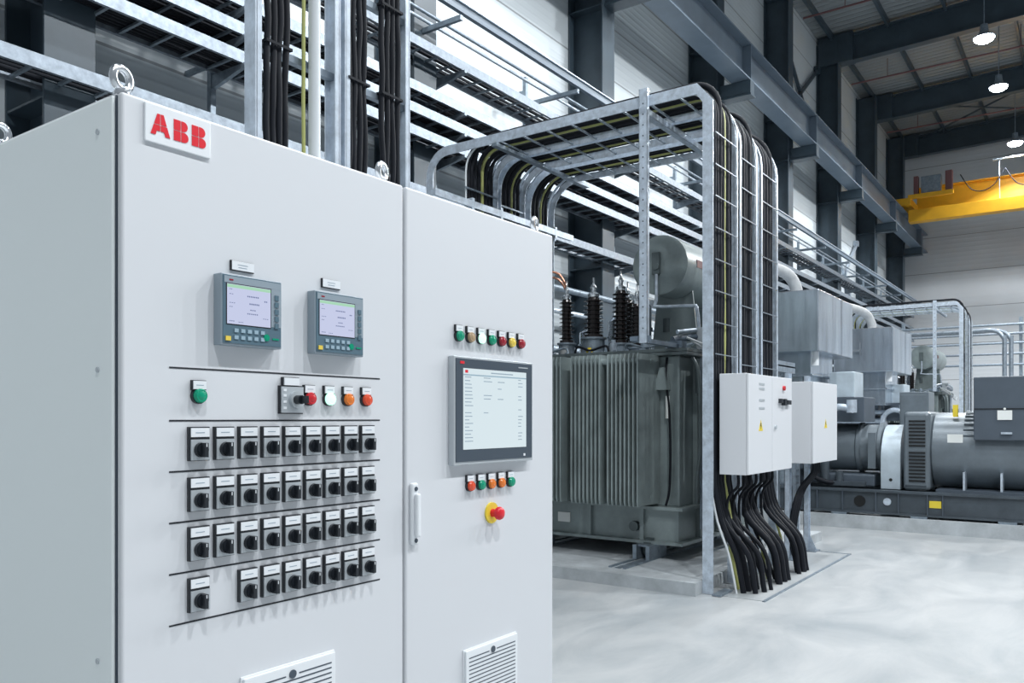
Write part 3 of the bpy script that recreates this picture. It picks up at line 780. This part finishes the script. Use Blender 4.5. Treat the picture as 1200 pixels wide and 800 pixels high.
# small canopy tray above box 2
t=MB().box(8.40,9.35,2.76,3.0,2.06,2.075).box(8.40,9.35,2.76,2.77,2.0,2.12).box(8.40,8.41,2.76,3.0,2.0,2.12).box(8.5,8.56,2.90,2.96,0.11,2.06).box(9.2,9.26,2.90,2.96,.11,2.06)
tag(t.build('tray_shelf','galvd'),'dull steel tray shelf on posts behind the smaller junction box','shelf')

# ------------------------------------------------------------------ transformer
TX,TYc=8.4,4.4
def bushing(mbp,x,y,z,h,r,n):
    prof=[(r*.95,0),(r*.95,.03)]
    st=(h-.05)/n
    for k in range(n):
        zz=.03+k*st; prof+=[(r*.62,zz),(r*.62,zz+st*.35),(r*1.0,zz+st*.5),(r*1.0,zz+st*.62),(r*.62,zz+st*.85)]
    prof+=[(r*.55,h)]
    return MB().lathe((x,y,z),prof,18)
def transformer():
    t=thing('power_transformer','grey-green oil transformer with finned radiators, nearest one on the concrete plinth','transformer',(8.4,4.4,.11),None)
    # tank
    m=MB().box(7.5,9.35,3.33,5.22,.62,2.12); m.build('tank','tank',t,bevel=.02)
    for x in(7.85,8.3,8.75,9.2): MB().box(x-.03,x+.03,3.28,3.33,.62,2.1).build('tank_rib','tank',t)
    m=MB().box(7.42,9.45,3.22,5.30,2.12,2.15); m.box(7.42,9.45,3.22,5.30,2.155,2.185); m.build('lid','tankd',t)
    bm_=MB().cyl((0,0,-.05),(0,0,.03),.016,8).mesh('lid_bolt','galvd')
    for k in range(14): place('lid_bolt',bm_,t,(7.45,3.3+k*.145,2.17))
    for k in range(13): place('lid_bolt',bm_,t,(7.55+k*.15,3.25,2.17))
    m=MB().box(7.38,9.45,3.25,5.28,.60,.63); m.box(7.45,9.40,3.32,5.24,.29,.60); m.box(7.38,9.45,3.25,5.28,.26,.29); m.build('base_tank','tank',t)
    for y in(4.95,4.3,3.7): MB().box(7.41,7.45,y-.02,y+.02,.29,.6).build('base_rib','tank',t)
    for x in(7.9,8.4,8.9): MB().box(x-.02,x+.02,3.27,3.32,.29,.6).build('base_rib','tank',t)
    tg=MB().box(7.435,7.45,4.55,4.70,.40,.50).build('tag_plate','tag',t)
    MB().cyl((7.39,3.78,.42),(7.45,3.78,.42),.05,18).build('drain_flange','tankd',t,smooth=35)
    # wheels
    wb=MB().box(-.22,.17,-.09,-.05,.012,.15).box(-.22,.17,.05,.09,.012,.15).box(-.17,.17,-.07,.07,.13,.15)
    wb=wb.mesh('wheel_carriage','galvd')
    ww=MB().cyl((0,-.04,0),(0,.04,0),.10,22).cyl((0,-.075,0),(0,.075,0),.03,12).mesh('wheel','tankd',smooth=35)
    for x in(7.46,9.2):
        for y in(3.62,4.95):
            c=place('wheel_carriage',wb,t,(x,y,.11)); place('wheel',ww,c,(x,y,.115+.10))
    # radiators on the -X face
    def rad(y0,y1):
        n=int((y1-y0)/.043)
        r=MB()
        for k in range(n+1):
            if k==n//2: continue
            y=y0+(y1-y0)*k/n
            r.prism([(7.0,.70),(7.012,.66),(7.47,.66),(7.47,2.12),(7.012,2.12),(7.0,2.08)],y-.007,y+.007,'xz')
        o=r.build('radiator','tank',t)
        MB().tube([(7.06,y0,2.05),(7.06,y1,2.05)],.03,10).tube([(7.3,y0-.01,2.05),(7.3,y1+.01,2.05)],.035,10).box(7.3,7.5,(y0+y1)/2-.04,(y0+y1)/2+.04,2.0,2.08).build('upper_header','tank',o,smooth=50)
        MB().tube([(7.3,y0-.01,.72),(7.3,y1+.01,.72)],.035,10).box(7.3,7.5,(y0+y1)/2-.04,(y0+y1)/2+.04,.68,.76).build('lower_header','tank',o,smooth=50)
        MB().box(7.005,7.02,y0-.01,y1+.01,1.38,1.40).build('tie_bar','tank',o) if False else None
    rad(3.54,4.27); rad(4.40,5.13)
    # conservator
    cx0,cx1,cy,cz,R=7.95,9.9,3.76,3.12,.315
    m=MB().lathe((cx0,cy,cz),[(R-.02,0),(R,.01),(R,cx1-cx0-.01),(R-.02,cx1-cx0)],40,'x'); cn=m.build('conservator','tank',t,smooth=35)
    MB().box(cx0-.035,cx0,cy-.015,cy+.07,cz-.10,cz+.13).cyl((cx0-.05,cy+.02,cz-.02),(cx0,cy+.02,cz-.02),.035,16).build('level_gauge','tankd',cn)
    MB().box(8.2,8.4,cy-R-.003,cy-R+.1,cz-.02,cz+.06).build('red_marking','pipe_red',cn)
    for x in(8.35,9.35):
        m=MB().prism([(cy-.28,2.185),(cy+.28,2.185),(cy+.2,cz-.2),(cy-.2,cz-.2)],x-.012,x+.012,'yz')
        m.box(x-.06,x+.06,cy-.27,cy+.27,2.185,2.2)
        m.build('conservator_stand','tank',t)
    MB().tube(smoothpath([(7.92,cy+.02,cz-.1),(7.92,cy+.02,2.75),(7.92,cy+.02,2.68),(7.95,cy-.35,2.66),(7.95,cy-.42,2.62),(7.95,cy-.42,2.3),(7.97,cy-.15,2.24),(7.97,cy-.02,2.185)],4),.018,8).build('breather_pipe','galv',t,smooth=60)
    MB().tube([(8.4,cy+.1,cz-.3),(8.4,cy+.1,2.185)],.04,12).cyl((8.4,cy+.1,2.45),(8.4,cy+.1,2.60),.075,16).build('relay_pipe','tankd',t,smooth=50)
    # bushings
    for (x,y,h,r,n,pot) in((8.05,4.97,.50,.085,10,.18),(7.85,4.50,.44,.11,8,.20),(8.05,4.27,.58,.095,11,.14),(7.95,4.02,.46,.08,10,.08),(8.75,5.0,.58,.095,11,.14),(8.75,4.55,.58,.095,11,.14)):
        b=bushing(MB(),x,y,2.185+pot,h,r,n).build('bushing','porc',t,smooth=40)
        MB().lathe((x,y,2.185),[(r*1.35,0),(r*1.35,.03),(r*1.1,.04),(r*1.1,pot-.02),(r*1.3,pot-.02),(r*1.3,pot)],18).build('turret','galvd',b,smooth=35)
        MB().lathe((x,y,2.185+pot+h),[(r*.5,0),(r*.6,.02),(r*.6,.04),(r*.25,.06),(r*.25,.09),(r*.35,.11),(r*.2,.14),(r*.12,.15),(r*.12,.22)],14).build('terminal','chrome',b,smooth=40)
    MB().tube(smoothpath([(8.05,4.97,2.95),(8.04,4.99,3.06),(8.0,5.08,3.18),(7.9,5.3,3.2),(7.85,5.5,3.16)],4),.014,6).tube(smoothpath([(8.05,4.97,2.93),(8.06,5.03,3.05),(8.02,5.12,3.13),(7.92,5.32,3.14)],4),.012,6).build('copper_strap','copper',t,smooth=60)
    # clutter on lid: current transformers, cans, valves, small boxes
    for x,y,r,h,mn in((7.7,4.78,.05,.10,'wrap'),(7.66,4.15,.04,.14,'galv'),(7.6,3.75,.05,.10,'galvd'),(7.7,5.15,.07,.2,'galvd'),(7.62,4.42,.035,.07,'yel')):
        MB().lathe((x,y,2.185),[(r,0),(r,h*.7),(r*.6,h*.8),(r*.6,h)],14).build('relief_valve',mn,t,smooth=40)
    MB().tube(smoothpath([(7.6,3.45,2.28),(7.9,3.3,2.33),(8.3,3.22,2.30),(8.9,3.2,2.27)],4),.04,10).build('oil_pipe','beam',t,smooth=60)
    MB().tube(smoothpath([(7.6,3.4,2.36),(7.95,3.27,2.40),(8.4,3.18,2.37),(9.1,3.2,2.33)],4),.022,8).build('oil_pipe','galv',t,smooth=60)
    # right (-Y) side fittings
    for x,y,h,rr in((8.25,4.42,.46,.10),(8.3,4.12,.62,.09),(8.35,4.85,.35,.11)):
        MB().lathe((x,y,2.185),[(rr*1.2,0),(rr*1.2,.04),(rr,.05),(rr,h*.45),(rr*1.15,h*.46),(rr*1.15,h*.52),(rr,h*.53),(rr,h*.9),(rr*.5,h)],18).build('bushing_housing','duct',t,smooth=35)
    for k,(ya,yb) in enumerate(((3.45,4.0),(4.15,4.6),(4.65,5.15))):
        MB().tube(smoothpath([(7.56,ya,2.19),(7.58,ya+.05,2.26),(7.56,(ya+yb)/2,2.22),(7.6,yb-.05,2.27),(7.62,yb,2.19)],5),.013,7).build('lid_cable','cable' if k%2 else 'galvd',t,smooth=60)
    MB().box(7.43,7.47,3.55,3.62,1.86,2.10).build('lid_bracket','galvd',t,bevel=.004)
    MB().prism([(3.42,1.78),(3.56,1.78),(3.50,2.0),(3.46,2.0)],7.40,7.49,'yz').build('lifting_lug','tank',t)
    MB().tube(smoothpath([(7.49,3.46,2.1),(7.44,3.45,1.9),(7.45,3.42,1.6),(7.44,3.40,1.2),(7.46,3.42,.8),(7.44,3.45,.64)],5),.012,7).build('hanging_cable','cable',t,smooth=60)
    MB().cyl((7.46,3.44,1.5),(7.46,3.44,1.72),.022,12).build('sight_tube','tag',t,smooth=40)
    MB().tube(smoothpath([(7.8,3.2,2.12),(7.72,3.14,1.95),(7.70,3.13,1.4),(7.74,3.13,1.0),(7.8,3.14,.7)],5),.024,8).build('drop_pipe','tank',t,smooth=60)
    MB().tube([(7.95,3.10,2.1),(7.95,3.10,1.15)],.03,10).box(7.90,8.0,3.08,3.3,1.5,1.53).build('drop_pipe','galv',t,smooth=50)
    MB().tube(smoothpath([(7.6,3.3,2.3),(7.75,3.12,2.2),(7.95,3.05,2.08),(8.3,3.05,2.1)],5),.012,7).tube(smoothpath([(7.7,3.3,2.28),(7.85,3.1,2.12),(8.0,3.0,1.98),(8.3,3.0,2.05)],5),.010,7).build('looped_cable','cablew',t,smooth=60)
    MB().box(7.75,8.0,3.14,3.28,1.75,2.0).build('gauge_box','tankd',t,bevel=.01)
    MB().cyl((7.85,3.14,2.4),(7.85,3.2,2.4),.05,16).box(7.84,7.86,3.17,3.3,2.185,2.42).build('dial_gauge','silver',t,smooth=35)
    MB().box(8.15,8.75,2.98,3.28,1.2,1.75).build('terminal_box','tank',t,bevel=.01)
    MB().tube(smoothpath([(7.62,3.25,2.1),(7.62,3.18,1.9),(7.62,3.17,1.2),(7.62,3.2,.9),(7.65,3.22,.66)],4),.02,8).build('drop_pipe','tankd',t,smooth=60)
    MB().tube([(7.72,3.2,2.1),(7.72,3.2,.40)],.014,8).build('drop_pipe','galvd',t,smooth=60)
    MB().box(7.98,8.04,3.12,3.25,.5,2.1).build('side_post','tank',t)
    MB().tube(smoothpath([(7.9,3.2,.75),(7.8,3.12,.62),(7.85,3.1,.45),(8.0,3.12,.38),(8.1,3.16,.5)],4),.018,8).cyl((8.0,3.1,.52),(8.0,3.3,.52),.08,16).cyl((8.25,3.12,.50),(8.25,3.3,.50),.05,16).build('drain_valve','tankd',t,smooth=60)
    MB().box(7.78,7.98,3.05,3.07,.86,1.04).box(7.8,7.96,3.07,3.28,.90,1.0).build('square_flange','galvd',t)
    return t
T1=transformer()
rails=[]
for i,y in enumerate((3.62,4.95)):
    o=MB().box(6.75,10.3,y-.03,y+.03,.11,.114).box(6.75,10.3,y-.09,y-.06,.11,.125).box(6.75,10.3,y+.06,y+.09,.11,.125)
    o=o.build('wheel_rail','galvd'); tag(o,['steel guide rail under the near wheels of the nearest transformer','steel guide rail under the wall-side wheels of the nearest transformer'][i],'rail')
DX=16.1
dup(T1,(DX,0,0),'distant grey-green oil transformer seen between the metal hood and the slate generator box')

# second frame
for i,l in enumerate(lads):
    dup(l,(DX,0,0),f'distant overhead cable ladder arch beyond the gensets, {["nearest","middle","farthest"][i]} of its three','overhead cable ladders on the far frame')
for a in acs[1:10:2]+acs[10::2]:
    dup(a,(DX,0,0),'cable on the distant overhead ladder arch beyond the gensets','cables on the far ladder frame')
dup(hp,(DX,0,0),'distant perforated post under the far overhead ladder frame')
dup([o for o in COL.objects if o.name=='cross_bar'][0],(DX,0,0),'distant cross bar under the far overhead ladders')

# ------------------------------------------------------------------ generator sets (axis along Y)
def genset():
    X0=11.9
    t=thing('generator_set','slate grey generator with engine on a steel skid, nearest on the long concrete plinth','generator set',(12.7,2.6,.18))
    m=MB().box(X0,X0+.02,.72,4.6,.22,.52).box(X0-.04,X0+.10,.72,4.6,.50,.53).box(X0-.04,X0+.10,.72,4.6,.21,.235)
    m.box(13.4,13.42,.72,4.6,.22,.52).box(13.3,13.46,.72,4.6,.50,.53).box(13.3,13.46,.72,4.6,.21,.235)
    m.box(X0,13.42,.72,.74,.22,.52).box(X0,13.42,4.58,4.6,.22,.52).box(X0,13.42,2.0,2.4,.49,.51)
    sk=m.build('skid','skid',t)
    for y in(4.2,3.2,2.86,2.43,2.15,1.80,1.62): B(X0-.035,X0,y-.006,y+.006,.235,.5).build('stiffener','gen2',sk)
    MB().cyl((X0-.012,2.64,.37),(X0-.001,2.64,.37),.075,20).build('lifting_hole','hole',sk)
    MB().cyl((X0-.02,2.29,.38),(X0,2.29,.38),.05,16).build('round_boss','galv',sk,smooth=35)
    MB().box(X0-.012,X0-.001,1.64,1.78,.33,.42).build('yellow_plate','yel',sk)
    fm_=MB().box(-.08,.08,-.1,.1,0,.03).cyl((0,0,.03),(0,0,.06),.03,12).mesh('foot_mount','galvd')
    for y in(.9,1.9,2.9,3.9,4.4): place('foot_mount',fm_,sk,(X0+.03,y,.18))
    gx,gz,R=12.62,1.06,.52
    # alternator barrel
    n=40
    prof=[(R,0)]
    m=MB().lathe((gx,.2,gz),[(R-.06,0),(R-.02,.02),(R,.06),(R,1.58),(R-.02,1.6)],48,'y'); al=m.build('alternator_barrel','gen',t,smooth=30)
    m=MB()
    for k in range(7):
        a=math.radians(98+k*9.5); c_,s_=math.cos(a),math.sin(a)
        m.cyl((gx+c_*(R+.004),.25,gz+s_*(R+.004)),(gx+c_*(R+.004),1.42,gz+s_*(R+.004)),.022,8)
    m.build('cooling_rib','gen',al,smooth=50)
    m=MB().box(gx-.53,gx+.53,1.80,2.13,gz-.53,gz+.53); eb_=m.build('inlet_housing','gen',t,bevel=.05,seg=3)
    m=MB().box(gx-.545,gx-.52,1.84,2.10,.60,1.52); lv=m.build('louvre_panel','gen',eb_)
    sl=MB().box(-.012,.012,-.105,.095,-.008,.014).mesh('louvre','hole')
    for k in range(18):
        z=.66+k*.047
        if abs(z-1.07)<.03: continue
        place('louvre',sl,lv,(gx-.548,1.96,z))
    MB().box(gx-.525,gx-.515,1.50,1.72,1.24,1.38).box(gx-.527,gx-.52,1.52,1.70,1.26,1.36).build('rating_plate','tag',al) if False else MB().box(12.115,12.13,1.42,1.60,1.17,1.29).build('rating_plate','tag',al)
    for y in(1.40,.98): MB().box(12.05,12.25,y-.012,y+.012,.53,.80).build('foot_gusset','galv',t)
    MB().box(12.0,12.5,.5,1.72,.53,.565).box(12.75,13.25,.5,1.72,.53,.565).build('mounting_foot','gen2',t)
    MB().box(12.2,12.9,.45,1.3,1.52,1.60).build('box_pedestal','gen2',t)
    # terminal box
    m=MB().box(12.0,13.1,.35,1.285,1.22,2.03); tb=m.build('terminal_box','gen2',t,bevel=.012)
    MB().box(11.99,12.0,.36,1.28,1.615,1.625).build('lid_seam','hole',tb)
    MB().box(11.985,12.0,.86,1.02,1.48,1.60).cyl((11.985,.94,1.62),(11.995,.94,1.62),.015,10).build('hanging_tag','tag',tb)
    MB().box(11.97,12.0,.86,.98,1.30,1.325).build('handle','galv',tb)
    MB().box(12.3,12.35,1.50,1.56,1.52,1.68).build('yellow_cap','yel',t)
    # coupling guard
    pr=[(gx-.50,.53)]+[(gx-.50*math.cos(math.radians(a)),.93+.48*math.sin(math.radians(a))) for a in range(0,181,12)]+[(gx+.50,.53)]
    g_=MB().prism(pr,2.17,2.42,'xz').build('coupling_guard','guard',t,bevel=.008,smooth=30)
    MB().cyl((gx-.503,2.29,.66),(gx-.49,2.29,.66),.022,14).build('guard_hole','hole',g_)
    m=MB().cyl((gx,2.13,gz-.05),(gx,2.17,gz-.05),.47,36); m.build('flywheel','skid',t,smooth=35)
    # bell housing drum
    m=MB().lathe((gx,2.42,1.08),[(.30,0),(.36,.03),(.36,.08),(.33,.10),(.33,.30),(.36,.32),(.36,.36),(.335,.38),(.335,.78),(.30,.82)],36,'y'); dr=m.build('housing_drum','gen',t,smooth=35)
    MB().box(12.2,12.26,2.50,2.60,.8,1.3).build('drum_lug','gen',dr)
    MB().box(12.15,13.1,2.5,3.2,.55,.72).build('engine_mount','gen2',t,bevel=.02)
    # engine block
    m=MB().box(12.2,13.1,3.25,4.5,.75,1.55); m.box(12.3,13.0,3.3,4.45,.56,.8); eg=m.build('engine_block','gen2',t,bevel=.03)
    ch=MB().box(-.12,.12,-.09,.09,0,.22).mesh('cylinder_head','galvd')
    for k in range(6): place('cylinder_head',ch,eg,(12.38,3.36+k*.21,1.55)); place('cylinder_head',ch,eg,(12.92,3.36+k*.21,1.55))
    MB().tube([(12.12,3.1,1.45),(12.12,4.5,1.45)],.055,12).tube([(12.12,3.05,1.62),(12.12,4.4,1.62)],.045,12).tube([(12.1,3.1,1.30),(12.1,4.5,1.30)],.035,10).build('coolant_pipe','galv',t,smooth=50)
    MB().tube(smoothpath([(12.05,2.75,1.62),(12.05,2.95,1.66),(12.05,3.1,1.58),(12.05,3.15,1.4),(12.1,3.1,1.2)],4),.05,10).cyl((12.05,2.78,1.58),(12.05,2.78,1.76),.07,14).build('manifold','galv',t,smooth=50)
    MB().lathe((12.15,3.75,.53),[(.20,0),(.22,.05),(.16,.30),(.16,.36)],20).build('fan_cone','galvd',t,smooth=35)
    MB().cyl((12.1,3.15,.62),(12.1,3.15,.9),.06,12).cyl((12.08,2.95,.56),(12.08,2.95,.75),.05,12).box(12.02,12.1,2.6,3.1,.56,.62).build('oil_filter','skid',t,smooth=40)
    MB().tube(smoothpath([(12.1,3.4,.9),(12.0,3.3,.7),(12.02,3.1,.6),(12.1,2.9,.6)],4),.035,8).build('hose','cable',t,smooth=50)
    # upper enclosure
    MB().box(12.2,12.75,2.78,3.12,1.80,2.16).build('air_filter_box','guard',t,bevel=.01)
    MB().box(12.2,12.9,2.65,3.15,1.45,1.80).build('relay_box','gen2',t,bevel=.01)
    return t
G1=genset()
G2=dup(G1,(5.15,.25,0),'second generator set behind the nearest one, mostly hidden by it')
# exhaust hoods
def hood(x0,label):
    t=thing('exhaust_hood',label,'ventilation hood',(x0+.95,3.5,2.0))
    m=MB().box(x0,x0+1.87,3.0,4.05,2.40,3.22); hb=m.build('hood_casing','duct',t,bevel=.012)
    MB().box(x0+1.2,x0+1.21,2.996,3.0,2.40,3.22).build('seam','duct',hb)
    MB().box(x0-.05,x0,3.55,3.72,2.78,2.82).box(x0-.05,x0-.03,3.55,3.57,2.72,2.95).build('hood_handle','chrome',hb)
    m=MB().box(x0+.35,x0+1.5,3.2,3.85,1.78,2.40).box(x0+.31,x0+1.54,3.16,3.89,2.08,2.11); m.build('duct_neck','duct',t,bevel=.006)
    MB().cyl((x0+.28,3.12,2.22),(x0+.28,3.12,2.40),.05,12).build('damper_motor','white',t,smooth=35)
    m=MB().tube(smoothpath([(x0+.9,3.55,3.2),(x0+.9,3.56,3.40),(x0+.75,3.66,3.60),(x0+.3,3.9,3.68),(x0-.1,4.12,3.62),(x0-.26,4.18,3.4),(x0-.26,4.2,3.0),(x0-.26,4.2,.004)],5),.085,14); m.build('wrapped_pipe','wrap',t,smooth=60)
    return t
H1=hood(11.2,'large brushed steel ventilation hood above the nearest engine, behind the junction boxes')
H2=dup(H1,(5.15,.05,-.03),'farther brushed steel ventilation hood, just left of the distant ladder frame')
# stack elements under far hood
cq=thing('control_cubicle','narrow mid-grey floor cubicle standing behind the nearest generator, under the farther hood','cabinet',(15.6,2.5,.18))
MB().box(15.3,15.9,2.3,2.75,.18,1.95).build('body','gen',cq,bevel=.01)
MB().box(15.28,15.3,2.32,2.73,.25,1.9).build('door','gen',cq,bevel=.004)

# distant trays crossing the hall near far wall + bent pipes
for i,(z,mn) in enumerate(((4.55,'galvd'),(4.25,'tray'),(3.95,'galvd'),(3.6,'tray'),(3.25,'galvd'))):
    o=MB().tube([(31,YR+1,z),(31,6.2,z)],.04,10)
    for y in(-6,-2,2,5.5): o.cyl((31.0,y,z),(31.25,y,z),.02,6)
    o.build('crossing_pipe',mn,smooth=50)
cps=[o for o in COL.objects if o.name.startswith('crossing_pipe')]
for i,o in enumerate(cps): tag(o,f'distant horizontal pipe crossing in front of the far wall, {["topmost","second from top","middle","second from bottom","lowest"][i]} of five','pipe','pipes crossing before the far wall')
st_=thing('pipe_stand','distant steel stand carrying the pipes that cross before the far wall','stand',(31.3,0,0))
sm=MB().box(-.05,.05,-.05,.05,0,4.8).mesh('upright','galvd')
for y in(-6,-2,2,5.5): place('upright',sm,st_,(31.3,y,0))
for dx,y,l in((0,2.2,'left'),(.25,2.05,'right')):
    o=MB().tube(smoothpath([(28+dx,y,0),(28+dx,y,3.6),(28+dx,y+.02,3.85),(28+dx,y+.3,4.1),(28+dx,y+1.2,4.1),(28+dx,6.55,4.1)],4),.06,8)
    tag(o.build('bent_conduit','tray',smooth=50),f'distant bent steel conduit right of the far ladder frame, {l} one of two','pipe')

# ------------------------------------------------------------------ light, camera, view
w=bpy.data.worlds.new('World'); scn.world=w; w.use_nodes=True
bg=w.node_tree.nodes['Background']; bg.inputs['Color'].default_value=(.82,.91,1,1); bg.inputs['Strength'].default_value=.32
cam=bpy.data.cameras.new('Camera'); co=bpy.data.objects.new('Camera',cam); COL.objects.link(co)
F=960.0; cam.sensor_fit='HORIZONTAL'; cam.sensor_width=36; cam.lens=F/1200*36; cam.shift_y=90/1200; cam.clip_start=.05; cam.clip_end=200
co.location=(0,0,1.5); th=math.atan(685/F)
co.rotation_euler=(PI/2,0,-(PI/2-th))
scn.camera=co
scn.view_settings.view_transform='Standard'; scn.view_settings.look='None'; scn.view_settings.exposure=0; scn.view_settings.gamma=1
scn.view_settings.use_curve_mapping=False
